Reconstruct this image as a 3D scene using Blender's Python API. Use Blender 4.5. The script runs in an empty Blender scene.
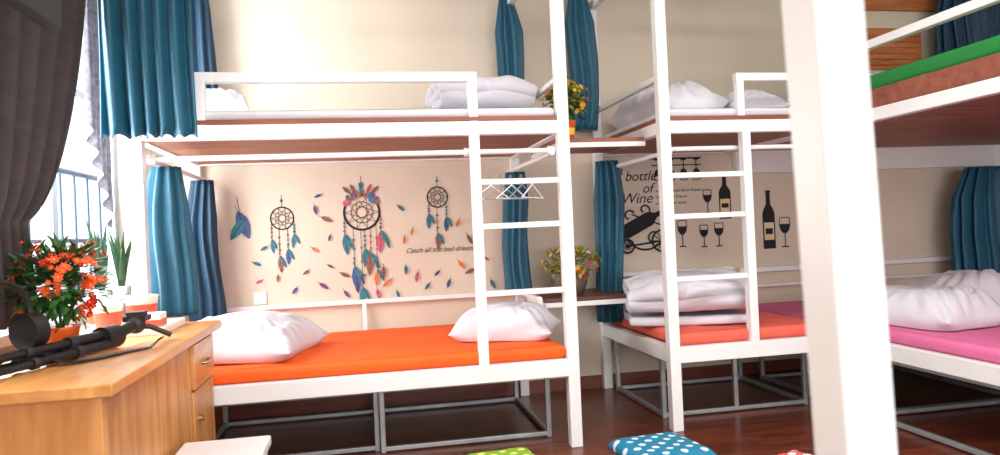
import bpy, bmesh, math, random
from mathutils import Vector, Matrix, noise
random.seed(7)
S=bpy.context.scene
COL=S.collection
# ------------------------------------------------------------------ materials
def new_mat(name):
    m=bpy.data.materials.new(name); m.use_nodes=True
    nt=m.node_tree; return m,nt,nt.nodes['Principled BSDF']
def lin(c):
    return tuple(((x/255)/12.92 if x/255<=.04045 else ((x/255+.055)/1.055)**2.4) for x in c)+(1,)
def mat(name,c,rough=.6,metal=0,var=.12,scale=8,bump=0,bscale=60,sheen=0):
    m,nt,p=new_mat(name); c=lin(c)
    tc=nt.nodes.new('ShaderNodeTexCoord'); n=nt.nodes.new('ShaderNodeTexNoise'); n.inputs['Scale'].default_value=scale
    n.inputs['Detail'].default_value=4
    nt.links.new(tc.outputs['Object'],n.inputs['Vector'])
    r=nt.nodes.new('ShaderNodeValToRGB')
    r.color_ramp.elements[0].position=.3; r.color_ramp.elements[1].position=.7
    r.color_ramp.elements[0].color=tuple(x*(1-var) for x in c[:3])+(1,)
    r.color_ramp.elements[1].color=tuple(min(1,x*(1+var)) for x in c[:3])+(1,)
    nt.links.new(n.outputs['Fac'],r.inputs['Fac']); nt.links.new(r.outputs['Color'],p.inputs['Base Color'])
    p.inputs['Roughness'].default_value=rough; p.inputs['Metallic'].default_value=metal
    if sheen: p.inputs['Sheen Weight'].default_value=sheen
    if bump:
        n2=nt.nodes.new('ShaderNodeTexNoise'); n2.inputs['Scale'].default_value=bscale
        nt.links.new(tc.outputs['Object'],n2.inputs['Vector'])
        b=nt.nodes.new('ShaderNodeBump'); b.inputs['Strength'].default_value=bump; b.inputs['Distance'].default_value=.01
        nt.links.new(n2.outputs['Fac'],b.inputs['Height']); nt.links.new(b.outputs['Normal'],p.inputs['Normal'])
    return m
def wood(name,c1,c2,stretch=(2,25,25),rough=.45,planks=None):
    m,nt,p=new_mat(name)
    tc=nt.nodes.new('ShaderNodeTexCoord'); mp=nt.nodes.new('ShaderNodeMapping'); mp.inputs['Scale'].default_value=stretch
    n=nt.nodes.new('ShaderNodeTexNoise'); n.inputs['Scale'].default_value=1; n.inputs['Detail'].default_value=8; n.inputs['Distortion'].default_value=.6
    nt.links.new(tc.outputs['Object'],mp.inputs['Vector']); nt.links.new(mp.outputs['Vector'],n.inputs['Vector'])
    r=nt.nodes.new('ShaderNodeValToRGB'); r.color_ramp.elements[0].position=.32; r.color_ramp.elements[1].position=.68
    r.color_ramp.elements[0].color=lin(c1); r.color_ramp.elements[1].color=lin(c2)
    nt.links.new(n.outputs['Fac'],r.inputs['Fac'])
    out=r.outputs['Color']
    if planks:
        br=nt.nodes.new('ShaderNodeTexBrick'); br.inputs['Scale'].default_value=1
        br.inputs['Brick Width'].default_value=planks[0]; br.inputs['Row Height'].default_value=planks[1]
        br.inputs['Mortar Size'].default_value=.003
        br.inputs['Color1'].default_value=(.75,.75,.75,1); br.inputs['Color2'].default_value=(1.15,1.1,1.05,1); br.inputs['Mortar'].default_value=(.3,.3,.3,1)
        nt.links.new(tc.outputs['Object'],br.inputs['Vector'])
        mx=nt.nodes.new('ShaderNodeMix'); mx.data_type='RGBA'; mx.blend_type='MULTIPLY'; mx.inputs[0].default_value=1
        nt.links.new(out,mx.inputs[6]); nt.links.new(br.outputs['Color'],mx.inputs[7]); out=mx.outputs[2]
    nt.links.new(out,p.inputs['Base Color']); p.inputs['Roughness'].default_value=rough
    return m
def dots(name,base,dot,scale=14,thr=.28):
    m,nt,p=new_mat(name)
    tc=nt.nodes.new('ShaderNodeTexCoord'); mp=nt.nodes.new('ShaderNodeMapping'); mp.inputs['Rotation'].default_value=(0,0,.78); mp.inputs['Scale'].default_value=(1,1,.001)
    v=nt.nodes.new('ShaderNodeTexVoronoi'); v.inputs['Scale'].default_value=scale; v.inputs['Randomness'].default_value=.15
    nt.links.new(tc.outputs['Object'],mp.inputs['Vector']); nt.links.new(mp.outputs['Vector'],v.inputs['Vector'])
    lt=nt.nodes.new('ShaderNodeMath'); lt.operation='LESS_THAN'; lt.inputs[1].default_value=thr
    nt.links.new(v.outputs['Distance'],lt.inputs[0])
    mx=nt.nodes.new('ShaderNodeMix'); mx.data_type='RGBA'; nt.links.new(lt.outputs[0],mx.inputs[0])
    mx.inputs[6].default_value=lin(base); mx.inputs[7].default_value=lin(dot)
    nt.links.new(mx.outputs[2],p.inputs['Base Color']); p.inputs['Roughness'].default_value=.8
    return m
def emis(name,c,s):
    m,nt,p=new_mat(name); p.inputs['Emission Color'].default_value=c; p.inputs['Emission Strength'].default_value=s
    p.inputs['Base Color'].default_value=c; return m
M=dict(
 wall=mat('wall_plaster',(212,199,184),.85,var=.03,scale=2,bump=.08,bscale=90),
 ceil=mat('ceiling_paint',(235,232,226),.9,var=.02),
 floor=wood('floor_wood',(78,36,26),(122,62,44),(3,30,30),.28,(1.1,.13)),
 base=wood('baseboard_wood',(92,40,28),(120,58,40),(3,30,30),.4),
 white=mat('white_painted_steel',(230,231,234),.35,var=.02,scale=5),
 galv=mat('galvanised_steel',(160,165,170),.45,.5,var=.15,scale=12),
 deck=wood('deck_plywood',(116,68,48),(160,104,76),(2,18,18),.5),
 decklip=wood('deck_edge_wood',(118,58,42),(148,82,60),(2,18,18),.45),
 desk=wood('desk_wood',(178,114,60),(216,156,94),(14,14,2.2),.4),
 desktop=wood('desk_top_wood',(186,122,66),(222,164,100),(14,2.2,14),.3),
 sheet=mat('white_sheet',(214,213,221),.85,var=.02,bump=.15,bscale=14),
 pillow=mat('white_pillow_cotton',(208,207,218),.85,var=.02,bump=.12,bscale=14),
 orange=mat('orange_mattress_cloth',(240,92,10),.75,var=.05,bump=.15,bscale=20),
 red=mat('coral_mattress_cloth',(222,96,78),.75,var=.05,bump=.15,bscale=20),
 pink=mat('pink_mattress_cloth',(216,108,158),.75,var=.05,bump=.15,bscale=20),
 green=mat('green_mattress_cloth',(14,118,50),.75,var=.05,bump=.15,bscale=20),
 teal=mat('teal_curtain_cloth',(4,80,106),.55,var=.12,scale=5,bump=.15,bscale=40,sheen=.1),
 tealdk=mat('dark_teal_curtain_cloth',(6,52,80),.6,var=.12,scale=5,bump=.15,bscale=40,sheen=.1),
 grey=mat('brown_grey_curtain_cloth',(56,46,47),.8,var=.22,scale=16,bump=.05),
 sheer=mat('grey_lace_curtain_cloth',(120,120,132),.8,var=.35,scale=40),
 black=mat('black_plastic',(18,18,20),.5,var=.1),
 tvblk=mat('tv_black',(20,20,22),.6,var=.05),
 dkgrey=mat('dark_rubber',(36,36,40),.6,var=.1),
 frame=mat('window_frame_paint',(150,164,178),.4,var=.02),
 sill=mat('window_sill_stone',(180,180,182),.4,var=.08),
 bars=mat('window_bar_steel',(66,86,108),.5,.2),
 leaf=mat('leaf_green',(44,92,38),.5,var=.4,scale=15),
 leafy=mat('leaf_yellow_green',(128,142,50),.5,var=.3,scale=20),
 snake=mat('snake_plant_leaf',(62,100,70),.45,var=.5,scale=25),
 fred=mat('red_petal',(210,40,26),.6,var=.15), forange=mat('orange_petal',(240,92,44),.6,var=.15),
 fyel=mat('yellow_petal',(236,186,60),.6,var=.15), fpink=mat('pink_petal',(206,80,110),.6,var=.15), fwhite=mat('white_petal',(236,226,216),.6,var=.05),
 potor=mat('orange_pot',(226,96,34),.4,var=.05), basket=mat('woven_basket',(110,100,92),.7,var=.3,scale=60,bump=.5),
 cupw=mat('white_cup',(226,222,216),.4,var=.02), cupr=mat('cup_label_red',(206,84,60),.4,var=.2,scale=30),
 shelf=wood('dark_shelf_wood',(70,34,26),(104,54,40),(3,20,20),.4),
 vent=wood('orange_vent_wood',(170,92,48),(206,128,78),(3,20,20),.5),
 ink=mat('decal_black',(26,26,32),.8,var=.1), inkc=mat('decal_cream',(220,200,160),.8),
 dteal=mat('decal_teal',(60,120,140),.8,var=.3,scale=40), dpink=mat('decal_pink',(196,92,120),.8,var=.3,scale=40),
 dbrown=mat('decal_brown',(140,96,80),.8,var=.3,scale=40), dblue=mat('decal_blue',(70,90,140),.8,var=.3,scale=40),
 dpurp=mat('decal_purple',(120,80,130),.8,var=.3,scale=40), dorange=mat('decal_orange',(214,130,80),.8,var=.3,scale=40),
 cblue=dots('blue_polka_cloth',(16,124,164),(215,232,238)), cgreen=dots('green_polka_cloth',(130,176,50),(225,225,120)), cred=dots('red_polka_cloth',(210,90,90),(240,235,230)),
 chrome=mat('handle_metal',(170,150,120),.3,.9),
 added_lamp=emis('added_lamp_glow',(1,.97,.92,1),4),  # glow for the added ceiling panels
)
# ------------------------------------------------------------------ builder
class B:
    def __init__(s,name,bevel=0): s.n=name; s.bm=bmesh.new(); s.mats=[]; s.bevel=bevel
    def mi(s,m):
        m=M[m]
        if m not in s.mats: s.mats.append(m)
        return s.mats.index(m)
    def faces(s,vs,fs,m,smooth=False):
        i=s.mi(m); bv=[s.bm.verts.new(v) for v in vs]
        for f in fs:
            try: fc=s.bm.faces.new([bv[k] for k in f]); fc.material_index=i; fc.smooth=smooth
            except ValueError: pass
    def box(s,lo,hi,m):
        x0,y0,z0=lo;x1,y1,z1=hi
        vs=[Vector(v) for v in [(x0,y0,z0),(x1,y0,z0),(x1,y1,z0),(x0,y1,z0),(x0,y0,z1),(x1,y0,z1),(x1,y1,z1),(x0,y1,z1)]]
        s.faces(vs,[(0,3,2,1),(4,5,6,7),(0,1,5,4),(1,2,6,5),(2,3,7,6),(3,0,4,7)],m)
    def cyl(s,p,q,r,m,seg=12,r2=None,smooth=True,start=0):
        p=Vector(p);q=Vector(q);r2=r if r2 is None else r2
        d=(q-p).normalized(); a=d.cross(Vector((0,0,1)));
        if a.length<1e-3: a=Vector((1,0,0))
        a.normalize(); b=d.cross(a)
        vs=[];fs=[]
        for k in range(seg):
            t=start+2*math.pi*k/seg; o=a*math.cos(t)+b*math.sin(t)
            vs+= [p+o*r,q+o*r2]
        for k in range(seg):
            j=(k+1)%seg; fs.append((2*k,2*k+1,2*j+1,2*j))
        s.faces(vs,fs,m,smooth)
        s.faces([vs[2*k] for k in range(seg)],[tuple(range(seg))],m); s.faces([vs[2*k+1] for k in range(seg)],[tuple(range(seg))],m)
    def bar(s,p,q,w,m,h=None):
        p=Vector(p);q=Vector(q);h=h or w
        d=(q-p).normalized(); up=Vector((0,0,1)) if abs(d.z)<.9 else Vector((0,1,0))
        a=d.cross(up).normalized(); b=a.cross(d)
        vs=[]
        for e in (p,q):
            for sa,sb in((-1,-1),(1,-1),(1,1),(-1,1)): vs.append(e+a*sa*w/2+b*sb*h/2)
        s.faces(vs,[(0,1,2,3),(7,6,5,4),(0,4,5,1),(1,5,6,2),(2,6,7,3),(3,7,4,0)],m)
    def path(s,pts,r,m,seg=8):
        for a,b in zip(pts[:-1],pts[1:]): s.cyl(a,b,r,m,seg)
    def lathe(s,c,prof,m,seg=24,sx=1,sy=1):
        vs=[];fs=[];c=Vector(c)
        for r,z in prof:
            for k in range(seg):
                t=2*math.pi*k/seg; vs.append(c+Vector((r*sx*math.cos(t),r*sy*math.sin(t),z)))
        for i in range(len(prof)-1):
            for k in range(seg):
                j=(k+1)%seg; fs.append((i*seg+k,i*seg+j,(i+1)*seg+j,(i+1)*seg+k))
        s.faces(vs,fs,m,True)
    def grid(s,f,nu,nv,m,wrapu=False,smooth=True):
        vs=[];fs=[]
        for j in range(nv+1):
            for i in range(nu if wrapu else nu+1): vs.append(Vector(f(i/nu,j/nv)))
        w=nu if wrapu else nu+1
        for j in range(nv):
            for i in range(nu):
                i2=(i+1)%w; fs.append((j*w+i,j*w+i2,(j+1)*w+i2,(j+1)*w+i))
        s.faces(vs,fs,m,smooth)
    def ball(s,c,r,m,sc=(1,1,1),n=10):
        c=Vector(c)
        s.grid(lambda u,v:c+Vector((r*sc[0]*math.sin(math.pi*v)*math.cos(2*math.pi*u),r*sc[1]*math.sin(math.pi*v)*math.sin(2*math.pi*u),r*sc[2]*math.cos(math.pi*v))),n,n,m,True)
    def obj(s,recalc=True,weld=True):
        bm=s.bm
        if weld: bmesh.ops.remove_doubles(bm,verts=bm.verts,dist=1e-5)
        if recalc: bmesh.ops.recalc_face_normals(bm,faces=bm.faces)
        co=[v.co for v in bm.verts]
        c=Vector(((min(v.x for v in co)+max(v.x for v in co))/2,(min(v.y for v in co)+max(v.y for v in co))/2,min(v.z for v in co)))
        bmesh.ops.translate(bm,verts=bm.verts,vec=-c)
        me=bpy.data.meshes.new(s.n); bm.to_mesh(me); bm.free()
        for m in s.mats: me.materials.append(m)
        o=bpy.data.objects.new(s.n,me); o.location=c; COL.objects.link(o)
        if s.bevel:
            b=o.modifiers.new('bevel','BEVEL'); b.width=s.bevel; b.segments=2; b.limit_method='ANGLE'; b.angle_limit=.8
        return o
# ------------------------------------------------------------------ room
XL,XR,YF,ZC=-2.38,4.15,-7.6,3.05
def simple(name,lo,hi,m):
    b=B(name); b.box(lo,hi,m); return b.obj()
simple('floor',(XL-.15,YF-.15,-.1),(XR+.15,.15,0),'floor')
simple('ceiling',(XL-.15,YF-.15,ZC),(XR+.15,.15,ZC+.1),'ceil')
simple('wall_back',(XL-.15,0,0),(XR+.15,.15,ZC),'wall')
simple('wall_right',(XR,YF,0),(XR+.15,0,ZC),'wall')
WY0,WY1,WZ0,WZ1=-3.0,-.40,.86,2.62
b=B('wall_left'); b.box((XL-.15,YF,0),(XL,WY0,ZC),'wall'); b.box((XL-.15,WY1,0),(XL,0,ZC),'wall')
b.box((XL-.15,WY0,0),(XL,WY1,WZ0-.04),'wall'); b.box((XL-.15,WY0,WZ1),(XL,WY1,ZC),'wall'); b.obj(weld=False)
b=B('wall_front'); b.box((XL,YF-.15,0),(-1.9,YF,ZC),'wall'); b.box((3.4,YF-.15,0),(XR,YF,ZC),'wall')
b.box((-1.9,YF-.15,0),(3.4,YF,.5),'wall'); b.box((-1.9,YF-.15,2.7),(3.4,YF,ZC),'wall'); b.obj(weld=False)
b=B('window_1',.003)
for y in (WY0+.03,-2.2,-1.28,WY1-.03): b.box((XL-.13,y-.03,WZ0),(XL-.08,y+.03,WZ1),'frame')
for z in (WZ0+.03,WZ1-.03): b.box((XL-.129,WY0,z-.03),(XL-.079,WY1,z+.03),'frame')
b.box((XL-.128,WY0,1.93),(XL-.078,WY1,1.97),'frame')
for k in range(14):
    y=WY0+.15+k*.18; b.cyl((XL-.145,y,WZ0),(XL-.145,y,1.55),.009,'bars')
b.cyl((XL-.145,WY0,1.55),(XL-.145,WY1,1.55),.016,'bars'); b.cyl((XL-.145,WY0,1.2),(XL-.145,WY1,1.2),.012,'bars')
b.obj(weld=False)
b=B('added_window',.003)  # unseen window behind the camera, added to carry the soft frontal light
for x in (-1.87,-.1,1.6,3.37): b.box((x-.03,YF-.12,.5),(x+.03,YF-.06,2.7),'frame')
for z in (.53,1.6,2.67): b.box((-1.9,YF-.119,z-.03),(3.4,YF-.059,z+.03),'frame')
b.obj(weld=False)
simple('window_sill',(XL-.15,WY0,WZ0-.04),(XL+.05,WY1,WZ0),'sill')
simple('baseboard_back',(XL,-.015,0),(XR,0,.09),'base')
simple('baseboard_left',(XL,YF,0),(XL+.015,-.015,.09),'base')
simple('baseboard_right',(XR-.015,YF,0),(XR,-.015,.09),'base')
simple('baseboard_front',(XL+.015,YF,0),(XR-.015,YF+.015,.09),'base')
# ------------------------------------------------------------------ bunk beds
ZL,ZU,ZT=.42,1.69,2.72
T=.062
def baseframe(b,x0,x1,y0,y1,h=.375,mid=False):
    t=.028
    for x in (x0,x1):
        for y in (y0,y1): b.bar((x,y,0.0),(x,y,h),t,'galv')
        b.bar((x,y0,.02),(x,y1,.02),t-.002,'galv'); b.bar((x,y0,h-.02),(x,y1,h-.02),t-.002,'galv')
    for y in (y0,y1):
        b.bar((x0,y,.02),(x1,y,.02),t-.004,'galv'); b.bar((x0,y,h-.02),(x1,y,h-.02),t-.004,'galv')
    if mid:
        xm=(x0+x1)/2
        for y in (y0,y1): b.bar((xm,y,0.02),(xm,y,h),t-.001,'galv')
def deckset(b,x0,x1,y0,y1,low,up,wood=.025,upm=.06,lift=0):
    a=T/2-.003; c=T/2-.005
    for z,h in ((ZL,.09),(ZU,.07)):
        for y in (y0,y1): b.box((x0,y-a,z-h/2),(x1,y+a,z+h/2),'white')
        for x in (x0,x1): b.box((x-c,y0,z-h/2+.001),(x+c,y1,z+h/2-.001),'white')
    i=T/2-.01
    b.box((x0+i,y0+i,ZL-.02),(x1-i,y1-i,ZL+.046),'deck')
    b.box((x0+i,y0+i,ZU-.025),(x1-i,y1-i,ZU+.03),'deck')
    b.box((x0-T/2+.006,y0-T/2+.006,ZU+.0352),(x1+T/2-.006,y1+T/2-.006,ZU+.035+wood),'decklip')
def mattress(b,x0,x1,y0,y1,z0,z1,m):
    h=(z1-z0)/2; r=min(h,.03); n=5
    prof=[(r*(1-math.sin(math.pi/2*k/n)),z0+r*(1-math.cos(math.pi/2*k/n))) for k in range(n+1)]+[(r*(1-math.cos(math.pi/2*k/n)),z1-r*(1-math.sin(math.pi/2*k/n))) for k in range(n+1)]
    def ring(ins,z):
        pts=[];N=24
        for k in range(N): pts.append((x0+ins+(x1-x0-2*ins)*k/N,y0+ins,z))
        for k in range(N): pts.append((x1-ins,y0+ins+(y1-y0-2*ins)*k/N,z))
        for k in range(N): pts.append((x1-ins-(x1-x0-2*ins)*k/N,y1-ins,z))
        for k in range(N): pts.append((x0+ins,y1-ins-(y1-y0-2*ins)*k/N,z))
        return [Vector((p[0]+.004*noise.noise(Vector(p)*6),p[1]+.008*noise.noise(Vector(p)*7),p[2])) for p in pts]
    rs=[ring(a,z) for a,z in prof]; N=96
    vs=[v for q in rs for v in q]; fs=[]
    for i in range(len(rs)-1):
        for k in range(N): fs.append((i*N+k,i*N+(k+1)%N,(i+1)*N+(k+1)%N,(i+1)*N+k))
    b.faces(vs,fs,m,True)
    b.faces(rs[0],[tuple(range(N))],m)
    def top(u,v):
        x=x0+r-.004+(x1-x0-2*r+.008)*u; y=y0+r-.004+(y1-y0-2*r+.008)*v; e=min(u,1-u,v,1-v)*8; e=min(1,e)
        q=Vector((x*3,y*3,z1)); cr=max(0,1-abs(noise.noise(q))*7)
        return (x,y,z1+.001+e*(.006*noise.noise(Vector((x*5,y*5,z1)))+.004*noise.noise(Vector((x*14,y*9,z1)))+.006*cr))
    b.grid(top,60,40,m)
def post(b,x,y,z0=0,z1=ZT): b.box((x-T/2,y-T/2,z0),(x+T/2,y+T/2,z1),'white')
RUNG=(1.41,1.18,.83)
W1=-1.275
b=B('bunk_bed',.004)
deckset(b,-2.1,0,W1,-.035,'orange','sheet')
for x,y in ((-2.1,W1),(0,W1),(-2.1,-.035),(0,-.035)): post(b,x,y)
for y in (W1,-.035): b.bar((-2.1,y,ZT+.1*(y>W1)),(0,y,ZT+.1*(y>W1)),.05,'white')
for x in (-2.1,0): b.bar((x,W1,ZT),(x,-.035,ZT),.048,'white')
b.box((-.474-.025,W1-.029,ZL),(-.474+.025,W1+.026,ZU),'white')
for z in RUNG: b.bar((-.474,W1,z),(0,W1,z),.03,'white')
b.bar((-1.83,W1,1.956),(-.449,W1,1.956),.05,'white'); b.bar((-.474,W1,ZU),(-.474,W1,1.956),.048,'white'); b.bar((-1.805,W1,ZU),(-1.805,W1,1.956),.048,'white')
b.bar((0,W1,1.956),(0,-.035,1.956),.03,'white')
b.bar((-2.1,-.035,.72),(0,-.035,.72),.03,'white'); b.bar((-1.07,-.035,ZL),(-1.07,-.035,.72),.028,'white'); b.bar((0,-.62,.72),(0,-.035,.72),.028,'white')
b.bar((0,-.62,.4),(0,-.62,.72),.03,'white')
b.cyl((-2.06,W1+.06,1.575),(-.04,W1+.06,1.575),.014,'white')
for x in (-2.05,-.05,-.5): b.cyl((x-.02,W1+.06,1.575),(x+.02,W1+.06,1.575),.024,'white')
b.cyl((-2.04,W1+.03,1.56),(-2.04,-.05,1.56),.014,'white'); b.cyl((-.05,W1+.03,1.56),(-.05,-.05,1.56),.014,'white')
mattress(b,-2.07,-.03,W1+.0,-.07,ZL+.045,.535,'orange')
mattress(b,-2.07,-.03,W1+.01,-.07,ZU+.06,1.80,'sheet')
baseframe(b,-1.95,-1.03,-1.02,-.2); baseframe(b,-1.0,-.09,-1.06,-.2)
b.obj(weld=False)
X2,X2R,W2=.611,1.60,-1.187
b=B('bunk_bed',.004)
deckset(b,X2,X2R,W2,-.035,'red','sheet')
for x,y in ((X2,W2),(X2R,W2),(X2,-.035)): post(b,x,y)
b.bar((X2,W2,ZT),(X2R,W2,ZT),.05,'white'); b.bar((X2,W2,ZT),(X2,-.035,ZT),.048,'white')
xs=X2+.49
b.box((xs-.025,W2-.029,ZL),(xs+.025,W2+.026,ZU),'white')
for z in RUNG: b.bar((X2,W2,z+.01),(xs,W2,z+.01),.03,'white')
b.bar((xs-.045,W2,1.97),(X2R,W2,1.97),.045,'white'); b.bar((xs-.02,W2,ZU),(xs-.02,W2,1.97),.043,'white')
b.bar((X2,W2,1.975),(X2,-.035,1.975),.035,'white')
b.bar((X2,-.035,.8),(X2R+.02,-.035,.8),.03,'white')
b.cyl((X2+.04,W2+.06,1.575),(X2R-.04,W2+.06,1.575),.014,'white'); b.cyl((X2+.05,W2+.03,1.56),(X2+.05,-.05,1.56),.014,'white')
mattress(b,X2+.02,X2R-.02,W2+.0,-.07,ZL+.045,.535,'red')
mattress(b,X2+.03,X2R-.03,W2+.01,-.07,ZU+.06,1.80,'sheet')
baseframe(b,X2+.04,X2R-.02,-.93,-.15,mid=True)
b.obj(weld=False)
X3,X3R,W3=1.675,3.95,-2.75
b=B('bunk_bed',.004)
deckset(b,X3,X3R,W3,-.035,'pink','green',wood=.10)
for x,y in ((X3,W3),(X3R,W3),(X3R,-.035)): post(b,x,y)
b.box((X3,-.062,1.50),(X3R,-.005,1.70),'white')
post(b,X3,-1.25)
b.bar((X3,-1.25,2.07),(X3,W3,2.07),.045,'white'); b.bar((X3,W3,ZT),(X3,-1.25,ZT),.05,'white')
b.bar((X3,-.035,.78),(X3R,-.035,.78),.035,'white'); b.bar((X3,-.035,.66),(X3R,-.035,.66),.02,'white')
mattress(b,X3,X3R-.04,W3+.05,-.08,ZL+.045,.535,'pink')
mattress(b,X3-.01,X3R-.04,W3+.05,-.08,ZU+.13,1.91,'green')
baseframe(b,X3+.05,2.75,-1.3,-.2); baseframe(b,X3+.05,2.75,-2.6,-1.33)
b.obj(weld=False)
# bed 4 (beside the photographer, only its slightly leaning corner post shows)
X4,Y4=-.570,-4.29
b=B('bunk_bed',.004)
deckset(b,X4,1.5,-5.5,Y4,'green','sheet')
for x,y in ((X4,-5.5),(1.5,-5.5),(1.5,Y4)): post(b,x,y)
b.bar((X4+.032,Y4,0),(X4-.056,Y4,ZT),.058,'white')
mattress(b,X4+.03,1.47,-5.47,Y4-.03,ZL+.045,.535,'green')
mattress(b,X4+.03,1.47,-5.47,Y4-.03,ZU+.06,1.80,'sheet')
b.obj(weld=False)
# ------------------------------------------------------------------ bedding
def crease(q,k=7): return max(0,1-abs(noise.noise(q))*k)
def cushion(name,c,w,d,h,rot=0,m='pillow',seed=0,boxy=4,wr=.02,pinch=.08,N=80,rim=.32):
    """c = centre of the underside"""
    b=B(name); R=Matrix.Rotation(rot,3,'Z'); c=Vector(c)
    def surf(side):
        def f(u,v):
            x=2*u-1;y=2*v-1
            x=math.copysign(abs(x)**.8,x); y=math.copysign(abs(y)**.8,y)
            t=max(0,(1-abs(x)**boxy))**.6*max(0,(1-abs(y)**boxy))**.6
            px=x*w/2*(1-pinch*(1-y*y)*abs(x)); py=y*d/2*(1-pinch*(1-x*x)*abs(y))
            q=Vector((px*2.6+seed*3.1,py*2.6,seed))
            wp=Vector((noise.noise(q*.8),noise.noise(q*.8+Vector((9,9,9))),0))
            dg=Vector(((px+py)*2.2+seed,(px-py)*6.5+1.5*noise.noise(q),seed*2))
            ang=math.atan2(y,x); ga=math.sin(ang*17+3*noise.noise(q*1.5))*(x*x+y*y)*.22
            wv=.5*noise.noise(q)-.6*crease(q*.9+wp*1.2,3.2)-.6*crease(dg,3.0)+ga
            if side>0: z=h*rim+h*(1.06-rim)*t+wr*wv*min(1,t*2)*1.3
            else: z=h*rim-h*rim*min(1,t*2.2)
            e=.015*noise.noise(Vector((px*7,py*7,seed)))*(1-t)
            return c+R@Vector((px+e,py+e,0))+Vector((0,0,max(0,z)))
        return f
    b.grid(surf(1),N,N,m); b.grid(surf(-1),N,N,m)
    return b.obj()
PZ=.54
cushion('pillow',(-1.73,-.82,PZ),.78,.70,.22,rot=-.25,seed=1,wr=.028,boxy=3.4,pinch=.12,rim=.24)
cushion('pillow',(-.27,-.84,PZ),.60,.48,.19,rot=-.35,seed=2.4,wr=.024,boxy=3.4,pinch=.12,rim=.24)
cushion('pillow',(-1.87,-.6,1.80),.42,.42,.23,rot=.1,seed=3,wr=.022)
def duvet(name,c,w,d,h,rot,seed):
    """thick quilt folded over on itself: S-folded sheet, thickened, with soft creases"""
    b=B(name); R=Matrix.Rotation(rot,3,'Z'); c=Vector(c)
    P=[(-.42,.10),(.2,.08),(.46,.12),(.50,.27),(.38,.38),(-.1,.38),(-.42,.40),(-.50,.54),(-.42,.67),(0,.68),(.36,.68),(.45,.80),(.34,.92),(0,.97),(-.32,.90),(-.47,.74),(-.50,.50),(-.505,.25),(-.46,.08)]
    P=P[:15]+[(-.50,.80),(-.53,.68),(-.46,.60)]
    def prof(t):
        f=t*(len(P)-1); i=min(int(f),len(P)-2); k=f-i
        p0=P[max(i-1,0)];p1=P[i];p2=P[i+1];p3=P[min(i+2,len(P)-1)]
        return [.5*((2*p1[j])+(-p0[j]+p2[j])*k+(2*p0[j]-5*p1[j]+4*p2[j]-p3[j])*k*k+(-p0[j]+3*p1[j]-3*p2[j]+p3[j])*k**3) for j in (0,1)]
    def f(u,v):
        xx=2*u-1; y,z=prof(v)
        q=Vector((xx*1.2+seed,y*2.0,z*2.0+seed)); wp=Vector((noise.noise(q),noise.noise(q+Vector((7,3,1))),noise.noise(q+Vector((2,9,4)))))
        n1=noise.noise(q*1.0); cr=crease(Vector((q.x*.8,q.y*1.6,q.z*1.6))+wp*.7,2.6)
        k=1+.12*n1-.07*cr; end=1-.10*abs(xx)**5
        droop=1-.20*abs(xx)**3*max(0,z)
        sag=-.05*math.sin(xx*2.2+seed)*z
        Y=y*d*k*end+.06*d*noise.noise(Vector((xx*1.2,seed,1))); Z=(z+sag)*h*droop*(1+.10*n1-.07*cr)
        X=xx*w/2*(1+.07*noise.noise(Vector((y*3,z*3,seed)))-.02*cr)
        return c+R@Vector((X,Y,0))+Vector((0,0,max(.024,Z)))
    b.grid(f,64,150,'pillow')
    o=b.obj(weld=False,recalc=False); sm=o.modifiers.new('thick','SOLIDIFY'); sm.thickness=.055; sm.offset=0
    ss=o.modifiers.new('sub','SUBSURF'); ss.levels=1; ss.render_levels=1
    return o
duvet('folded_duvet',(.90,-.74,PZ),.72,.56,.31,-.3,2)
duvet('folded_duvet',(-.33,-.65,1.80),.58,.5,.27,.05,6)
cushion('pillow',(.88,-.62,1.80),.44,.82,.22,rot=.05,seed=6.3,wr=.032,boxy=4)
cushion('pillow',(1.33,-.7,1.80),.40,.6,.16,rot=.0,seed=8,wr=.022)
cushion('pillow',(1.98,-1.45,PZ),.5,.72,.22,rot=.15,seed=4,wr=.028,boxy=3.4,rim=.24)
cushion('pillow',(2.55,-1.15,PZ),.6,.6,.24,rot=-.2,seed=5,wr=.028,boxy=3.4,rim=.24)
cushion('pillow',(2.1,-.75,1.915),.6,.5,.16,rot=-.2,seed=9,wr=.025)
# ------------------------------------------------------------------ curtains
def bundle(name,cx,cy,z0,z1,rx,ry,m='teal',folds=9,seed=0,tie=None,topn=.7):
    b=B(name)
    def f(u,v):
        t=2*math.pi*u; z=z0+(z1-z0)*v
        s=1-(1-topn)*max(0,(v-.75)/.25)
        s*=1+.08*math.sin(3*v+seed)
        ph=t+.25*noise.noise(Vector((0,v*2,seed)))
        r=1+.24*math.sin(folds*ph+.8*math.sin(2*ph+seed))+.08*noise.noise(Vector((math.cos(t)*2,math.sin(t)*2,v*3+seed)))
        return (cx+rx*s*r*math.cos(t)+.012*math.sin(5*v+seed),cy+ry*s*r*math.sin(t),z)
    b.grid(f,110,24,m,True)
    for z,v in ((z0,0),(z1,1)):
        pts=[f(k/110,v) for k in range(110)]; b.faces(pts,[tuple(range(110))],m)
    return b.obj()
bundle('curtain',-2.02,-1.08,.80,1.55,.09,.07,seed=1,m='teal')
bundle('curtain',-2.04,-.20,.6,1.55,.085,.08,seed=2,m='tealdk')
bundle('curtain',-.03,-.15,.72,1.55,.08,.06,seed=3,m='teal')
bundle('curtain',.60,-.24,.50,1.60,.085,.09,seed=4,m='teal')
bundle('curtain',-.02,-.12,1.83,2.74,.075,.06,seed=5,m='teal',topn=.5)
bundle('curtain',.50,-.12,1.83,2.84,.08,.06,seed=6,m='teal',topn=.5)
bundle('curtain',-2.03,-.15,1.83,2.9,.075,.06,seed=7,m='tealdk')
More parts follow.
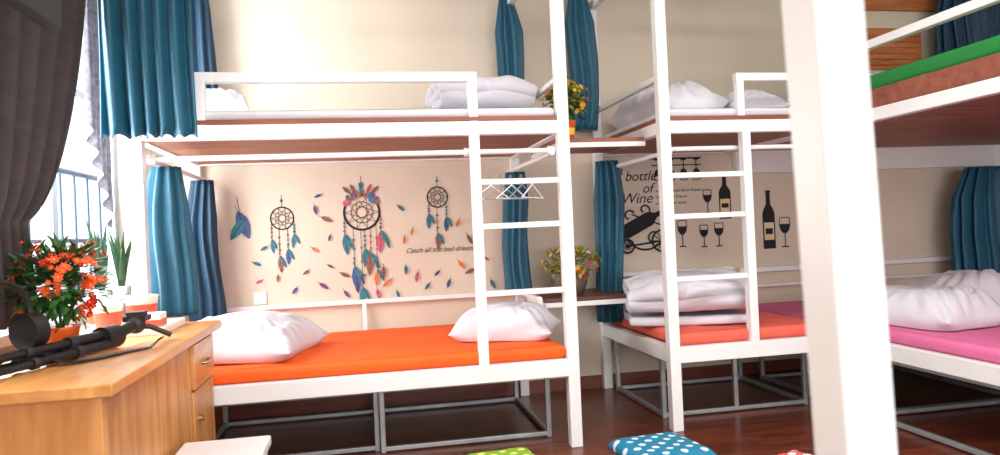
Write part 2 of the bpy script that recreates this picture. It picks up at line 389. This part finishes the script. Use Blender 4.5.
bundle('curtain',3.68,-.24,.56,1.48,.28,.08,seed=8,m='teal',folds=16)
bundle('curtain',3.6,-.2,1.95,2.95,.26,.08,seed=9,m='tealdk',folds=16)
b=B('curtain')   # drawn short curtain on upper bunk, scalloped hem
def f(u,v):
    x=-2.225+.43*u; d=.032*math.sin(u*2*math.pi*5.5+1.2*math.sin(3*v))+.012*math.sin(u*31)
    zb=1.655+.018*abs(math.sin(u*math.pi*9)); z=zb+(2.95-zb)*v
    return (x+.02*(1-v)*math.sin(u*6)-.02*v*(u-.5),-1.375+d*(1-.4*v),z)
b.grid(f,160,30,'teal'); o=b.obj(); sm=o.modifiers.new('thick','SOLIDIFY'); sm.thickness=.006
b=B('window_curtain')
def f(u,v):
    z=.90+(2.9-.90)*v; tz=(z-1.28)
    if tz>0: s=min(1,tz/1.3); s=s**.55; y1=-2.06+(.81)*s; y0=-2.66-.4*s
    else: s=min(1,-tz/.45); y1=-2.06+.10*s; y0=-2.66-.1*s
    y=y0+(y1-y0)*u
    return (-2.28+.034*math.sin(u*2*math.pi*9+.6*math.sin(4*v))+.01*math.sin(u*57),y,z)
b.grid(f,240,50,'grey'); o=b.obj(); sm=o.modifiers.new('thick','SOLIDIFY'); sm.thickness=.006
b=B('lace_curtain')
def f(u,v):
    z=1.75+(2.9-1.75)*v-.5*u*(1-v)
    return (-2.33+.02*math.sin(u*2*math.pi*5),-1.22+.30*u+.004*math.sin(v*40),z)
b.grid(f,80,60,'sheer'); b.obj()
b=B('curtain_rod'); b.cyl((-2.265,-3.1,2.95),(-2.265,-.85,2.95),.015,'bars')
b.cyl((-2.265,-3.0,2.95),(XL,-3.0,2.95),.01,'bars'); b.cyl((-2.265,-.9,2.95),(XL,-.9,2.95),.01,'bars'); b.obj(weld=False)
# ------------------------------------------------------------------ tv
b=B('television',.006); b.box((-2.03,-3.1,1.86),(-1.98,-2.43,2.28),'tvblk'); b.box((-2.07,-2.95,1.93),(-2.03,-2.6,2.2),'black')
b.cyl((-2.38,-3.08,2.1),(-2.16,-3.08,2.1),.02,'black'); b.cyl((-2.16,-3.08,2.1),(-2.05,-2.8,2.1),.02,'black'); b.obj(weld=False)
# ------------------------------------------------------------------ desk
DZ=.79
b=B('desk',.004)
b.box((XL+.02,-2.86,DZ-.035),(-1.74,-1.33,DZ),'desktop')
b.box((XL+.05,-2.82,0),(-1.78,-2.79,DZ-.035),'desk')
b.box((XL+.05,-1.40,0),(-1.78,-1.37,DZ-.035),'desk')
b.box((-1.81,-2.79,.02),(-1.785,-1.82,DZ-.035),'desk')
b.box((XL+.05,-1.82,0),(-1.783,-1.79,DZ-.036),'desk')
b.box((XL+.05,-1.79,.08),(-1.80,-1.40,DZ-.05),'desk')
b.box((-1.80,-1.785,DZ-.24),(-1.768,-1.405,DZ-.055),'desktop'); b.box((-1.80,-1.785,.09),(-1.775,-1.405,DZ-.25),'desk')
b.path([(-1.768,-1.65,DZ-.15),(-1.748,-1.64,DZ-.15),(-1.748,-1.55,DZ-.15),(-1.768,-1.54,DZ-.15)],.006,'chrome')
b.cyl((-1.776,-1.72,.42),(-1.755,-1.72,.42),.012,'chrome')
b.obj(weld=False)
b=B('low_stool',.008); b.box((-1.755,-2.42,.37),(-1.44,-2.06,.41),'white')
for x in (-1.73,-1.47):
    for y in (-2.38,-2.10): b.bar((x,y,0),(x,y,.37),.035,'white')
b.obj(weld=False)
# ------------------------------------------------------------------ plants
def flower(b,c,r,m,n,cm='fyel'):
    n=n.normalized(); a=n.orthogonal().normalized(); t=n.cross(a); c=Vector(c)
    for ring,(rr,k) in enumerate(((1,7),(.6,5))):
        for i in range(k):
            th=2*math.pi*i/k+ring; d=a*math.cos(th)+t*math.sin(th); s=n.cross(d)
            p=[c,c+d*r*.55*rr+s*r*.3*rr+n*r*.15,c+d*r*rr+n*r*(.35+.35*ring),c+d*r*.55*rr-s*r*.3*rr+n*r*.15]
            b.faces(p,[(0,1,2,3)],m,True)
    if cm: b.ball(c+n*r*.2,r*.2,cm,n=5)
def leafq(b,c,d,L,w,m):
    d=d.normalized(); c=Vector(c); s=d.cross(Vector((0,0,1))); s=s.normalized() if s.length>.01 else Vector((1,0,0)); up=s.cross(d)
    p=[c,c+d*L*.4+s*w,c+d*L+up*-L*.15,c+d*L*.4-s*w,c+d*L*.45+up*w*.3]
    b.faces(p,[(0,1,4),(1,2,4),(2,3,4),(3,0,4)],m,True)
def bouquet(b,c,r,rz,mats,nf,nl,fr,leaf='leaf',ll=.05,cm='fyel',cl=1):
    c=Vector(c)
    for i in range(nl):
        d=Vector((random.gauss(0,1),random.gauss(0,1),random.gauss(.2,.9))).normalized(); q=random.uniform(.2,.98)
        p=c+Vector((d.x*r*q,d.y*r*q,d.z*rz*q)); leafq(b,p,d+Vector((random.uniform(-.7,.7),random.uniform(-.7,.7),random.uniform(-.2,.6))),ll*random.uniform(.7,1.4),ll*.28,leaf)
    for i in range(nf):
        d=Vector((random.gauss(0,1),random.gauss(0,1),random.gauss(.35,.8))).normalized(); q=random.uniform(.8,1.08); mm=random.choice(mats)
        for j in range(cl):
            o=Vector((random.gauss(0,1),random.gauss(0,1),random.gauss(0,.7)))*fr*1.1*(cl>1)
            flower(b,c+Vector((d.x*r*q,d.y*r*q,d.z*rz*q))+o,fr*random.uniform(.7,1.25),mm,d+o*8,cm)
    for i in range(14):
        d=Vector((random.uniform(-1,1),random.uniform(-1,1),0)); b.cyl(c+Vector((0,0,-rz*1.1)),c+Vector((d.x*r*.5,d.y*r*.5,0)),.003,leaf,5)
b=B('potted_flowers'); c=(-2.11,-2.20,DZ)
b.lathe(c,[(0,0),(.045,0),(.06,.09),(.065,.10),(.055,.10),(.0,.09)],'potor')
bouquet(b,(c[0],c[1],DZ+.24),.155,.15,['fred','forange','forange'],30,430,.015,cm='fyel',cl=8,ll=.055); b.obj(weld=False)
b=B('flower_basket'); c=(.29,-.32,.715)
b.lathe(c,[(0,0),(.08,0),(.11,.07),(.12,.14),(.11,.14),(0,.12)],'basket')
bouquet(b,(c[0],c[1],c[2]+.2),.19,.11,['fred','fyel','fyel','fwhite','fyel','fpink'],70,260,.022,'leafy',ll=.05); b.obj(weld=False)
b=B('potted_plant'); c=(.16,-.82,1.665)
b.lathe(c,[(0,0),(.04,0),(.055,.12),(.058,.125),(.05,.125),(0,.11)],'potor'); b.lathe((c[0],c[1],c[2]+.04),[(.0475,0),(.052,.04)],'fyel')
bouquet(b,(c[0],c[1],c[2]+.25),.13,.12,['fyel','fyel','fyel','forange'],50,240,.019,'leafy',.05)
bouquet(b,(c[0],c[1],c[2]+.21),.11,.1,['fyel'],2,120,.018,'leaf',.05); b.obj(weld=False)
def snake(name,x,y,z,k,h):
    b=B(name); b.lathe((x,y,z),[(0,0),(.04,0),(.05,.08),(.045,.08),(0,.07)],'sill')
    for i in range(k):
        th=random.uniform(0,6.28); ln=random.uniform(.15,.7); H=h*random.uniform(.6,1.1); w=.014
        d=Vector((math.cos(th)*.25,math.sin(th),0)); s=Vector((0,1,0)) if abs(d.x)>abs(d.y) else Vector((.6,.8,0)).normalized()
        def f(u,v):
            ww=w*(1-v**2.2)*(1+.6*math.sin(v*3))+.001
            return Vector((x,y,z+.06))+d*ln*H*v**1.6+s*(u-.5)*2*ww+Vector((0,0,H*v-.008*math.cos((u-.5)*3)))
        b.grid(f,4,12,'snake')
    return b.obj(weld=False)
snake('snake_plant',-2.39,-.62,WZ0,14,.32); snake('snake_plant',-2.385,-.95,WZ0,16,.36)
snake('snake_plant',-2.385,-1.35,WZ0,12,.3)
# ------------------------------------------------------------------ desk things
def cup(x,y,k=1.15):
    b=B('instant_noodle_cup'); b.lathe((x,y,DZ+.009),[(r*k,z*k) for r,z in [(0,0),(.042,0),(.058,.115),(.061,.118),(.061,.123),(0,.125)]],'cupw')
    b.lathe((x,y,DZ+.009),[(.0465*k,.025*k),(.0558*k,.09*k)],'cupr'); b.obj()
b=B('serving_tray',.003); b.box((-2.30,-1.80,DZ),(-1.88,-1.42,DZ+.008),'cupw')
for lo,hi in (((-2.30,-1.80,DZ+.004),(-1.88,-1.79,DZ+.03)),((-2.30,-1.43,DZ+.004),(-1.88,-1.42,DZ+.03)),((-2.30,-1.79,DZ+.005),(-2.29,-1.43,DZ+.029)),((-1.89,-1.79,DZ+.005),(-1.88,-1.43,DZ+.029))): b.box(lo,hi,'cupw')
b.obj(weld=False)
cup(-2.2,-1.52); cup(-2.03,-1.54); cup(-2.12,-1.69,1.0)
b=B('snack_box',.003); b.box((-1.99,-1.76,DZ+.0085),(-1.90,-1.66,DZ+.085),'cupw'); b.box((-1.991,-1.761,DZ+.03),(-1.899,-1.659,DZ+.06),'cupr'); b.obj(weld=False)
b=B('camera_tripod'); z=DZ+.022
hub=Vector((-1.975,-2.13,z+.022))
for (p,o) in (((-2.18,-2.74,z),(-.022,0,0)),((-2.13,-2.76,z),(.022,0,0)),((-2.155,-2.745,z+.032),(0,0,.032))):
    p=Vector(p);q=hub+Vector(o)+Vector((0,0,-.02)); m1=p.lerp(q,.35); m2=p.lerp(q,.65)
    b.cyl(p,m1,.012,'black'); b.cyl(m1,m2,.015,'black'); b.cyl(m2,q,.018,'black'); b.cyl(m1,m1.lerp(m2,.12),.018,'dkgrey'); b.cyl(m2,m2.lerp(q,.15),.021,'dkgrey')
    b.cyl(p,p.lerp(q,.05),.016,'dkgrey')
b.cyl(hub+Vector((-.015,-.05,0)),hub+Vector((.01,.03,0)),.042,'black',16); b.cyl(hub,(-1.93,-2.02,z+.045),.022,'black'); b.ball((-1.925,-2.0,z+.048),.036,'dkgrey')
b.box((-1.965,-2.02,z+.06),(-1.885,-1.94,z+.08),'black'); b.box((-1.955,-2.01,z+.08),(-1.895,-1.95,z+.095),'dkgrey')
b.path([Vector((-1.93,-2.0,z+.04)),Vector((-1.88,-1.98,z+.035)),Vector((-1.81,-1.96,z-.005))],.010,'black')
st=[Vector((-2.20+.42*t,-2.58+.36*t+.05*math.sin(9*t),DZ+.006+.05*max(0,math.sin(7*t)))) for t in [k/30 for k in range(31)]]
for p,q in zip(st[:-1],st[1:]): b.bar(p,q,.035,'black',.005)
b.obj(weld=False)
b=B('headphones'); c=Vector((-2.15,-2.53,DZ+.165))
pts=[c+Vector((.09*math.cos(t)*.5,.09*math.cos(t),.11*math.sin(t))) for t in [math.pi*k/14 for k in range(15)]]
b.path(pts,.011,'black')
for e in (pts[0],pts[-1]):
    d=(Vector((c.x,c.y,e.z))-e).normalized(); b.cyl(e+Vector((0,0,-.05))-d*.02,e+Vector((0,0,-.05))+d*.03,.058,'black',20); b.cyl(e,e+Vector((0,0,-.05)),.01,'black')
b.obj(weld=False)
# ------------------------------------------------------------------ shelves between beds
b=B('corner_shelf',.003); b.box((.035,-.60,.69),(.575,-.03,.715),'shelf'); b.bar((.035,-.60,.675),(.575,-.60,.675),.03,'white'); b.bar((.05,-.6,.675),(.05,-.03,.675),.028,'white'); b.bar((.56,-.6,.675),(.56,-.03,.675),.028,'white')
b.obj(weld=False)
b=B('corner_shelf',.003); b.box((.035,-1.0,1.64),(.575,-.40,1.665),'decklip'); b.bar((.035,-1.0,1.625),(.575,-1.0,1.625),.028,'white'); b.bar((.05,-1,1.625),(.05,-.4,1.625),.026,'white'); b.obj(weld=False)
# ------------------------------------------------------------------ hangers
for k in range(5):
    b=B('clothes_hanger'); x=-.40+.055*k; y=W1; z=1.425
    hk=[Vector((x,y+.02*math.cos(t),z+.003+.018*math.sin(t))) for t in [math.pi*j/6 for j in range(-1,7)]]
    b.path(hk,.0022,'galv',5)
    ca,sa=math.cos(.5+.10*k),math.sin(.5+.10*k)
    tl=Vector((x,y-.022,z-.035)); A=tl+Vector((-.13*ca,-.13*sa,-.07)); C=tl+Vector((.13*ca,.13*sa,-.07))
    b.path([hk[0],tl,A,C,tl],.0032,'galv' if k%2 else 'white',6); b.obj(weld=False)
# ------------------------------------------------------------------ floor cushions
def fcush(c,w,rot,m):
    cushion('floor_cushion',c,w,w,.06,rot=rot,m=m,seed=random.random()*9,boxy=10,wr=.004,pinch=.03)
fcush((.36,-1.56,.0),.40,.12,'cblue'); fcush((-.43,-1.53,.0),.35,.1,'cgreen'); fcush((.80,-2.06,.0),.40,.3,'cred')
# ------------------------------------------------------------------ wall vent & outlet
b=B('wooden_louver_vent',.003); b.box((2.75,-.03,2.28),(3.32,-.002,2.60),'vent')
for k in range(6): b.box((2.79,-.045,2.31+k*.045),(3.28,-.03,2.335+k*.045),'vent')
b.obj(weld=False)
simple('trim_1',(2.5,-.04,2.74),(4.1,-.002,2.84),'vent')
b=B('power_outlet',.003); b.box((-1.78,-.012,.74),(-1.70,0,.82),'white'); b.box((-1.755,-.014,.76),(-1.725,-.012,.80),'ceil'); b.obj(weld=False)
# ------------------------------------------------------------------ decals
class D(B):
    y=-.003
    def nexty(s): s.y-=.00003; return s.y
    def poly(s,pts,m):
        y=s.nexty(); s.faces([(p[0],y,p[1]) for p in pts],[tuple(range(len(pts)))],m)
    def line(s,p,q,w,m):
        p=Vector(p);q=Vector(q);d=(q-p).normalized()*w/2;n=Vector((-d.y,d.x)); s.poly([p+n,q+n,q-n,p-n],m)
    def arc(s,c,r,a0,a1,w,m,n=14,r2=None):
        r2=r if r2 is None else r2
        P=[(c[0]+(r+(r2-r)*k/n)*math.cos(a0+(a1-a0)*k/n),c[1]+(r+(r2-r)*k/n)*math.sin(a0+(a1-a0)*k/n)) for k in range(n+1)]
        for p,q in zip(P[:-1],P[1:]): s.line(p,q,w,m)
    def ring(s,c,r0,r1,m,n=32):
        y=s.nexty(); vs=[]
        for k in range(n):
            t=2*math.pi*k/n
            vs+=[(c[0]+r0*math.cos(t),y,c[1]+r0*math.sin(t)),(c[0]+r1*math.cos(t),y,c[1]+r1*math.sin(t))]
        s.faces(vs,[(2*k,2*k+1,(2*k+3)%(2*n),(2*k+2)%(2*n)) for k in range(n)],m)
    def disc(s,c,r,m): s.poly([(c[0]+r*math.cos(t*.5236),c[1]+r*math.sin(t*.5236)) for t in range(12)],m)
    def feather(s,c,L,ang,m,w=.17):
        d=Vector((math.sin(ang),-math.cos(ang))); n=Vector((-d.y,d.x)); c=Vector(c)
        prof=[(0,.0),(.12,.5),(.35,1),(.6,.95),(.85,.5),(1,0)]
        s.poly([c+d*L*t+n*L*w*a for t,a in prof]+[c+d*L*t-n*L*w*a for t,a in prof[-2:0:-1]],m)
        s.line(c-d*L*.2,c+d*L*.9,.003,'ink')
    def text(s,str_,x,z,size,m,shear=.3):
        cu=bpy.data.curves.new('t','FONT'); cu.body=str_; cu.size=size; cu.shear=shear
        o=bpy.data.objects.new('t',cu); COL.objects.link(o)
        dg=bpy.context.evaluated_depsgraph_get(); me=bpy.data.meshes.new_from_object(o.evaluated_get(dg))
        y=s.nexty(); s.faces([(x+v.co.x,y,z+v.co.y) for v in me.vertices],[tuple(p.vertices) for p in me.polygons],m)
        bpy.data.objects.remove(o); bpy.data.meshes.remove(me)
    def catcher(s,c,r,drops,fl):
        s.ring(c,r*.88,r,'ink'); s.ring(c,r*.25,r*.33,'dbrown'); s.ring(c,r*.55,r*.59,'ink')
        for k in range(10):
            t=2*math.pi*k/10; s.line((c[0]+r*.9*math.cos(t),c[1]+r*.9*math.sin(t)),(c[0]+r*.3*math.cos(t+.8),c[1]+r*.3*math.sin(t+.8)),.003,'ink')
            s.line((c[0]+r*.9*math.cos(t),c[1]+r*.9*math.sin(t)),(c[0]+r*.3*math.cos(t-.8),c[1]+r*.3*math.sin(t-.8)),.003,'ink')
        s.line((c[0],c[1]+r),(c[0],c[1]+r*2),.004,'ink'); s.disc((c[0],c[1]+r*1.5),r*.14,'dteal')
        if fl:
            for k in range(14):
                t=math.pi*(.18+.64*k/13); rr=r*(1+.12*math.sin(k*2.4)); s.disc((c[0]+rr*math.cos(t),c[1]+rr*math.sin(t)),r*random.uniform(.11,.19),random.choice(['dpink','dpurp','dbrown','dbrown','dteal','dpurp']))
            for a in (-.9,-.5,0,.5,.9): s.feather((c[0]+r*.6*a,c[1]+r*1.0),r*.6,math.pi-a*.9,random.choice(['dteal','dpink','dbrown']),.18)
        for dx,L,fL,m in drops:
            x=c[0]+dx*r; z0=c[1]-r*math.sqrt(max(0,1-min(1,dx*dx))); s.line((x,z0),(x,z0-L),.004,'ink')
            for j in range(3): s.disc((x,z0-L*(.3+.25*j)),.009,random.choice(['dteal','dpink','dbrown']))
            s.feather((x,z0-L),fL,random.uniform(-.15,.15),m,.16); s.feather((x,z0-L),fL*.8,.45,'dteal',.14)
d=D('dreamcatcher_wall_decal')
d.catcher((-1.58,1.30),.078,[(-.9,.10,.10,'dteal'),(-.3,.17,.12,'dbrown'),(.4,.13,.11,'dblue'),(.95,.08,.10,'dteal')],False)
d.catcher((-1.06,1.32),.125,[(-.95,.10,.15,'dteal'),(-.5,.25,.18,'dblue'),(.1,.12,.13,'dteal'),(.4,.16,.16,'dbrown'),(.98,.10,.16,'dpink'),(.72,.30,.12,'dorange'),(-.1,.38,.13,'dteal')],True)
d.catcher((-.545,1.405),.074,[(-.85,.07,.11,'dteal'),(-.1,.17,.12,'dbrown'),(.8,.09,.11,'dblue')],False)
d.feather((-1.86,1.36),.20,.35,'dblue',.2); d.feather((-1.82,1.30),.16,-.6,'dteal',.2); d.line((-1.86,1.45),(-1.84,1.3),.004,'ink')
cols=['dteal','dpink','dbrown','dblue','dpurp','dorange']
for (x,z) in ((-1.78,1.02),(-1.72,.9),(-1.37,1.38),(-1.33,1.30),(-1.40,1.1),(-1.30,.98),(-1.36,.86),(-1.22,.92),(-1.2,.80),(-.93,.95),(-.88,.86),(-.82,1.36),(-.78,1.15),(-.72,1.2),(-.85,.78),(-.7,.9),(-.62,.82),(-.42,.96),(-.35,1.14),(-.3,.9),(-.48,.84),(-.9,1.12),(-1.5,.84),(-1.42,.95),(-1.62,.93),(-1.27,1.18),(-1.32,1.45),(-.98,.80),(-.78,.95),(-1.05,.90),(-.4,1.25),(-.24,.98),(-.55,.90),(-1.68,1.12),(-.2,.82),(-1.12,.82)):
    d.feather((x,z),random.uniform(.045,.085),random.uniform(-1.2,1.2),random.choice(cols),.19)
d.text('Catch all the bad dreams',-.78,1.03,.048,'ink',.4)
d.obj(recalc=False,weld=False)
d=D('wine_wall_decal')
d.text('a',.765,1.52,.10,'ink'); d.text('bottle',.82,1.475,.10,'ink'); d.text('of',.95,1.385,.10,'ink'); d.text('Wine',.78,1.31,.11,'ink')
for k,t in enumerate(('wine has made life in France','has made in France','since Roman times')): d.text(t,1.05,1.385-k*.045,.032,'ink')
def bottle(x,z,h,w,m='ink',lab=False,ang=0):
    P=[(-1,0),(-1,.6),(-.85,.66),(-.35,.76),(-.32,.95),(-.4,.96),(-.4,1),(.4,1),(.4,.96),(.32,.95),(.35,.76),(.85,.66),(1,.6),(1,0)]
    ca,sa=math.cos(ang),math.sin(ang)
    T_=lambda a,b_:(x+(a*w/2)*ca-(b_*h)*sa,z+(a*w/2)*sa+(b_*h)*ca)
    d.poly([T_(*p) for p in P],m)
    if lab: d.poly([T_(*p) for p in ((-.8,.15),(.8,.15),(.8,.45),(-.8,.45))],'inkc'); d.poly([T_(*p) for p in ((-.6,.25),(.6,.25),(.6,.35),(-.6,.35))],m)
def glass(x,z,h,w,fill=True,up=1):
    s=up
    L=[(-.5,1),(-.55,.8),(-.45,.6),(-.2,.48),(0,.45),(.2,.48),(.45,.6),(.55,.8),(.5,1)]
    pts=[(x+a*w,z+b_*h*s) for a,b_ in L]
    for p,q in zip(pts,pts[1:]+pts[:1]): d.line(p,q,.006,'ink')
    if fill: d.poly([(x+a*w,z+b_*h*s) for a,b_ in ((-.52,.78),(-.45,.6),(-.2,.48),(.2,.48),(.45,.6),(.52,.78))],'ink')
    d.line((x,z),(x,z+.46*h*s),.007,'ink'); d.line((x-.4*w,z),(x+.4*w,z),.009,'ink')
bottle(1.60,1.17,.33,.095,lab=True); glass(1.46,1.22,.17,.06); glass(1.25,.98,.19,.065)
glass(1.42,.97,.16,.06); glass(1.54,.97,.17,.065,True)
bottle(1.95,.93,.44,.10,lab=True); glass(2.08,.94,.22,.08)
d.line((1.0,1.63),(1.42,1.63),.012,'ink'); d.line((1.03,1.58),(1.42,1.58),.008,'ink')
for k in range(4): glass(1.08+.1*k,1.62,.15,.055,True,-1)
wc,wr_=(1.09,1.03),.085
d.ring(wc,wr_-.014,wr_,'ink'); d.disc(wc,.018,'ink'); d.ring((.82,1.0),.042,.055,'ink'); d.disc((.82,1.0),.014,'ink')
for k in range(6):
    t=math.pi*k/6
    d.line((wc[0]-wr_*math.cos(t),wc[1]-wr_*math.sin(t)),(wc[0]+wr_*math.cos(t),wc[1]+wr_*math.sin(t)),.007,'ink')
    d.line((.82-.05*math.cos(t),1.0-.05*math.sin(t)),(.82+.05*math.cos(t),1.0+.05*math.sin(t)),.006,'ink')
d.line((.82,1.0),(1.09,1.03),.014,'ink'); d.line((.80,1.02),(.80,1.14),.014,'ink'); d.arc((.96,1.13),.16,math.pi,2*math.pi,.014,'ink')
bottle(.80,1.10,.36,.105,ang=-1.12); d.arc((1.12,1.19),.05,-1.5,2.6,.014,'ink',r2=.02); d.arc((.84,1.22),.045,.5,4.6,.012,'ink',r2=.02)
d.arc((.96,1.26),.045,-.6,4.2,.012,'ink',r2=.018); d.arc((1.02,1.05),.05,1.2,5.2,.012,'ink',r2=.02); d.line((.86,1.23),(1.1,1.14),.01,'ink')
d.obj(recalc=False,weld=False)
# ------------------------------------------------------------------ lights
def area(name,loc,rot,sx,sy,pw,col):
    l=bpy.data.lights.new(name,'AREA'); l.shape='RECTANGLE'; l.size=sx; l.size_y=sy; l.energy=pw; l.color=col
    o=bpy.data.objects.new(name,l); o.location=loc; o.rotation_euler=rot; COL.objects.link(o)
area('added_light_front',(.75,YF+.05,1.65),(math.pi/2,0,0),5,2.0,210,(1,.97,.93))  # soft frontal light, added at the unseen window behind the camera
area('window_light_left',(XL-.3,-1.7,1.75),(0,-math.pi/2,0),1.7,2.5,320,(1,.975,.93))
for i,(x,y) in enumerate(((-.6,-3.2),(1.4,-3.4))):  # unseen ceiling panels, added to brighten the room
    b=B('added_ceiling_lamp',.004); b.box((x-.5,y-.3,ZC-.05),(x+.5,y+.3,ZC),'white'); b.box((x-.47,y-.27,ZC-.055),(x+.47,y+.27,ZC-.05),'added_lamp'); b.obj(weld=False)
    area('added_ceiling_light_%d'%i,(x,y,ZC-.07),(0,0,0),.95,.55,50,(1,.96,.89))
w=bpy.data.worlds.new('World'); S.world=w; w.use_nodes=True
w.node_tree.nodes['Background'].inputs[0].default_value=(.88,.94,1,1); w.node_tree.nodes['Background'].inputs[1].default_value=1.6
# ------------------------------------------------------------------ camera
yaw,pitch,r,F_=.189,.004,-.044,720.7
cy,sy=math.cos(yaw),math.sin(yaw); cp,sp=math.cos(pitch),math.sin(pitch)
Fv=Vector((sy*cp,cy*cp,sp)); Rv=Vector((cy,-sy,0)); Uv=Rv.cross(Fv)
R2=Rv*math.cos(r)+Uv*math.sin(r); U2=-Rv*math.sin(r)+Uv*math.cos(r)
cd=bpy.data.cameras.new('camera'); cam=bpy.data.objects.new('camera',cd); COL.objects.link(cam)
m=Matrix((R2,U2,-Fv)).transposed().to_4x4(); m.translation=Vector((-1.063,-4.963,1.157)); cam.matrix_world=m
cd.sensor_width=36; cd.lens=F_*36/1000; cd.clip_start=.02
cd.dof.use_dof=True; cd.dof.focus_distance=4.2; cd.dof.aperture_fstop=4
S.camera=cam
S.view_settings.view_transform='Standard'
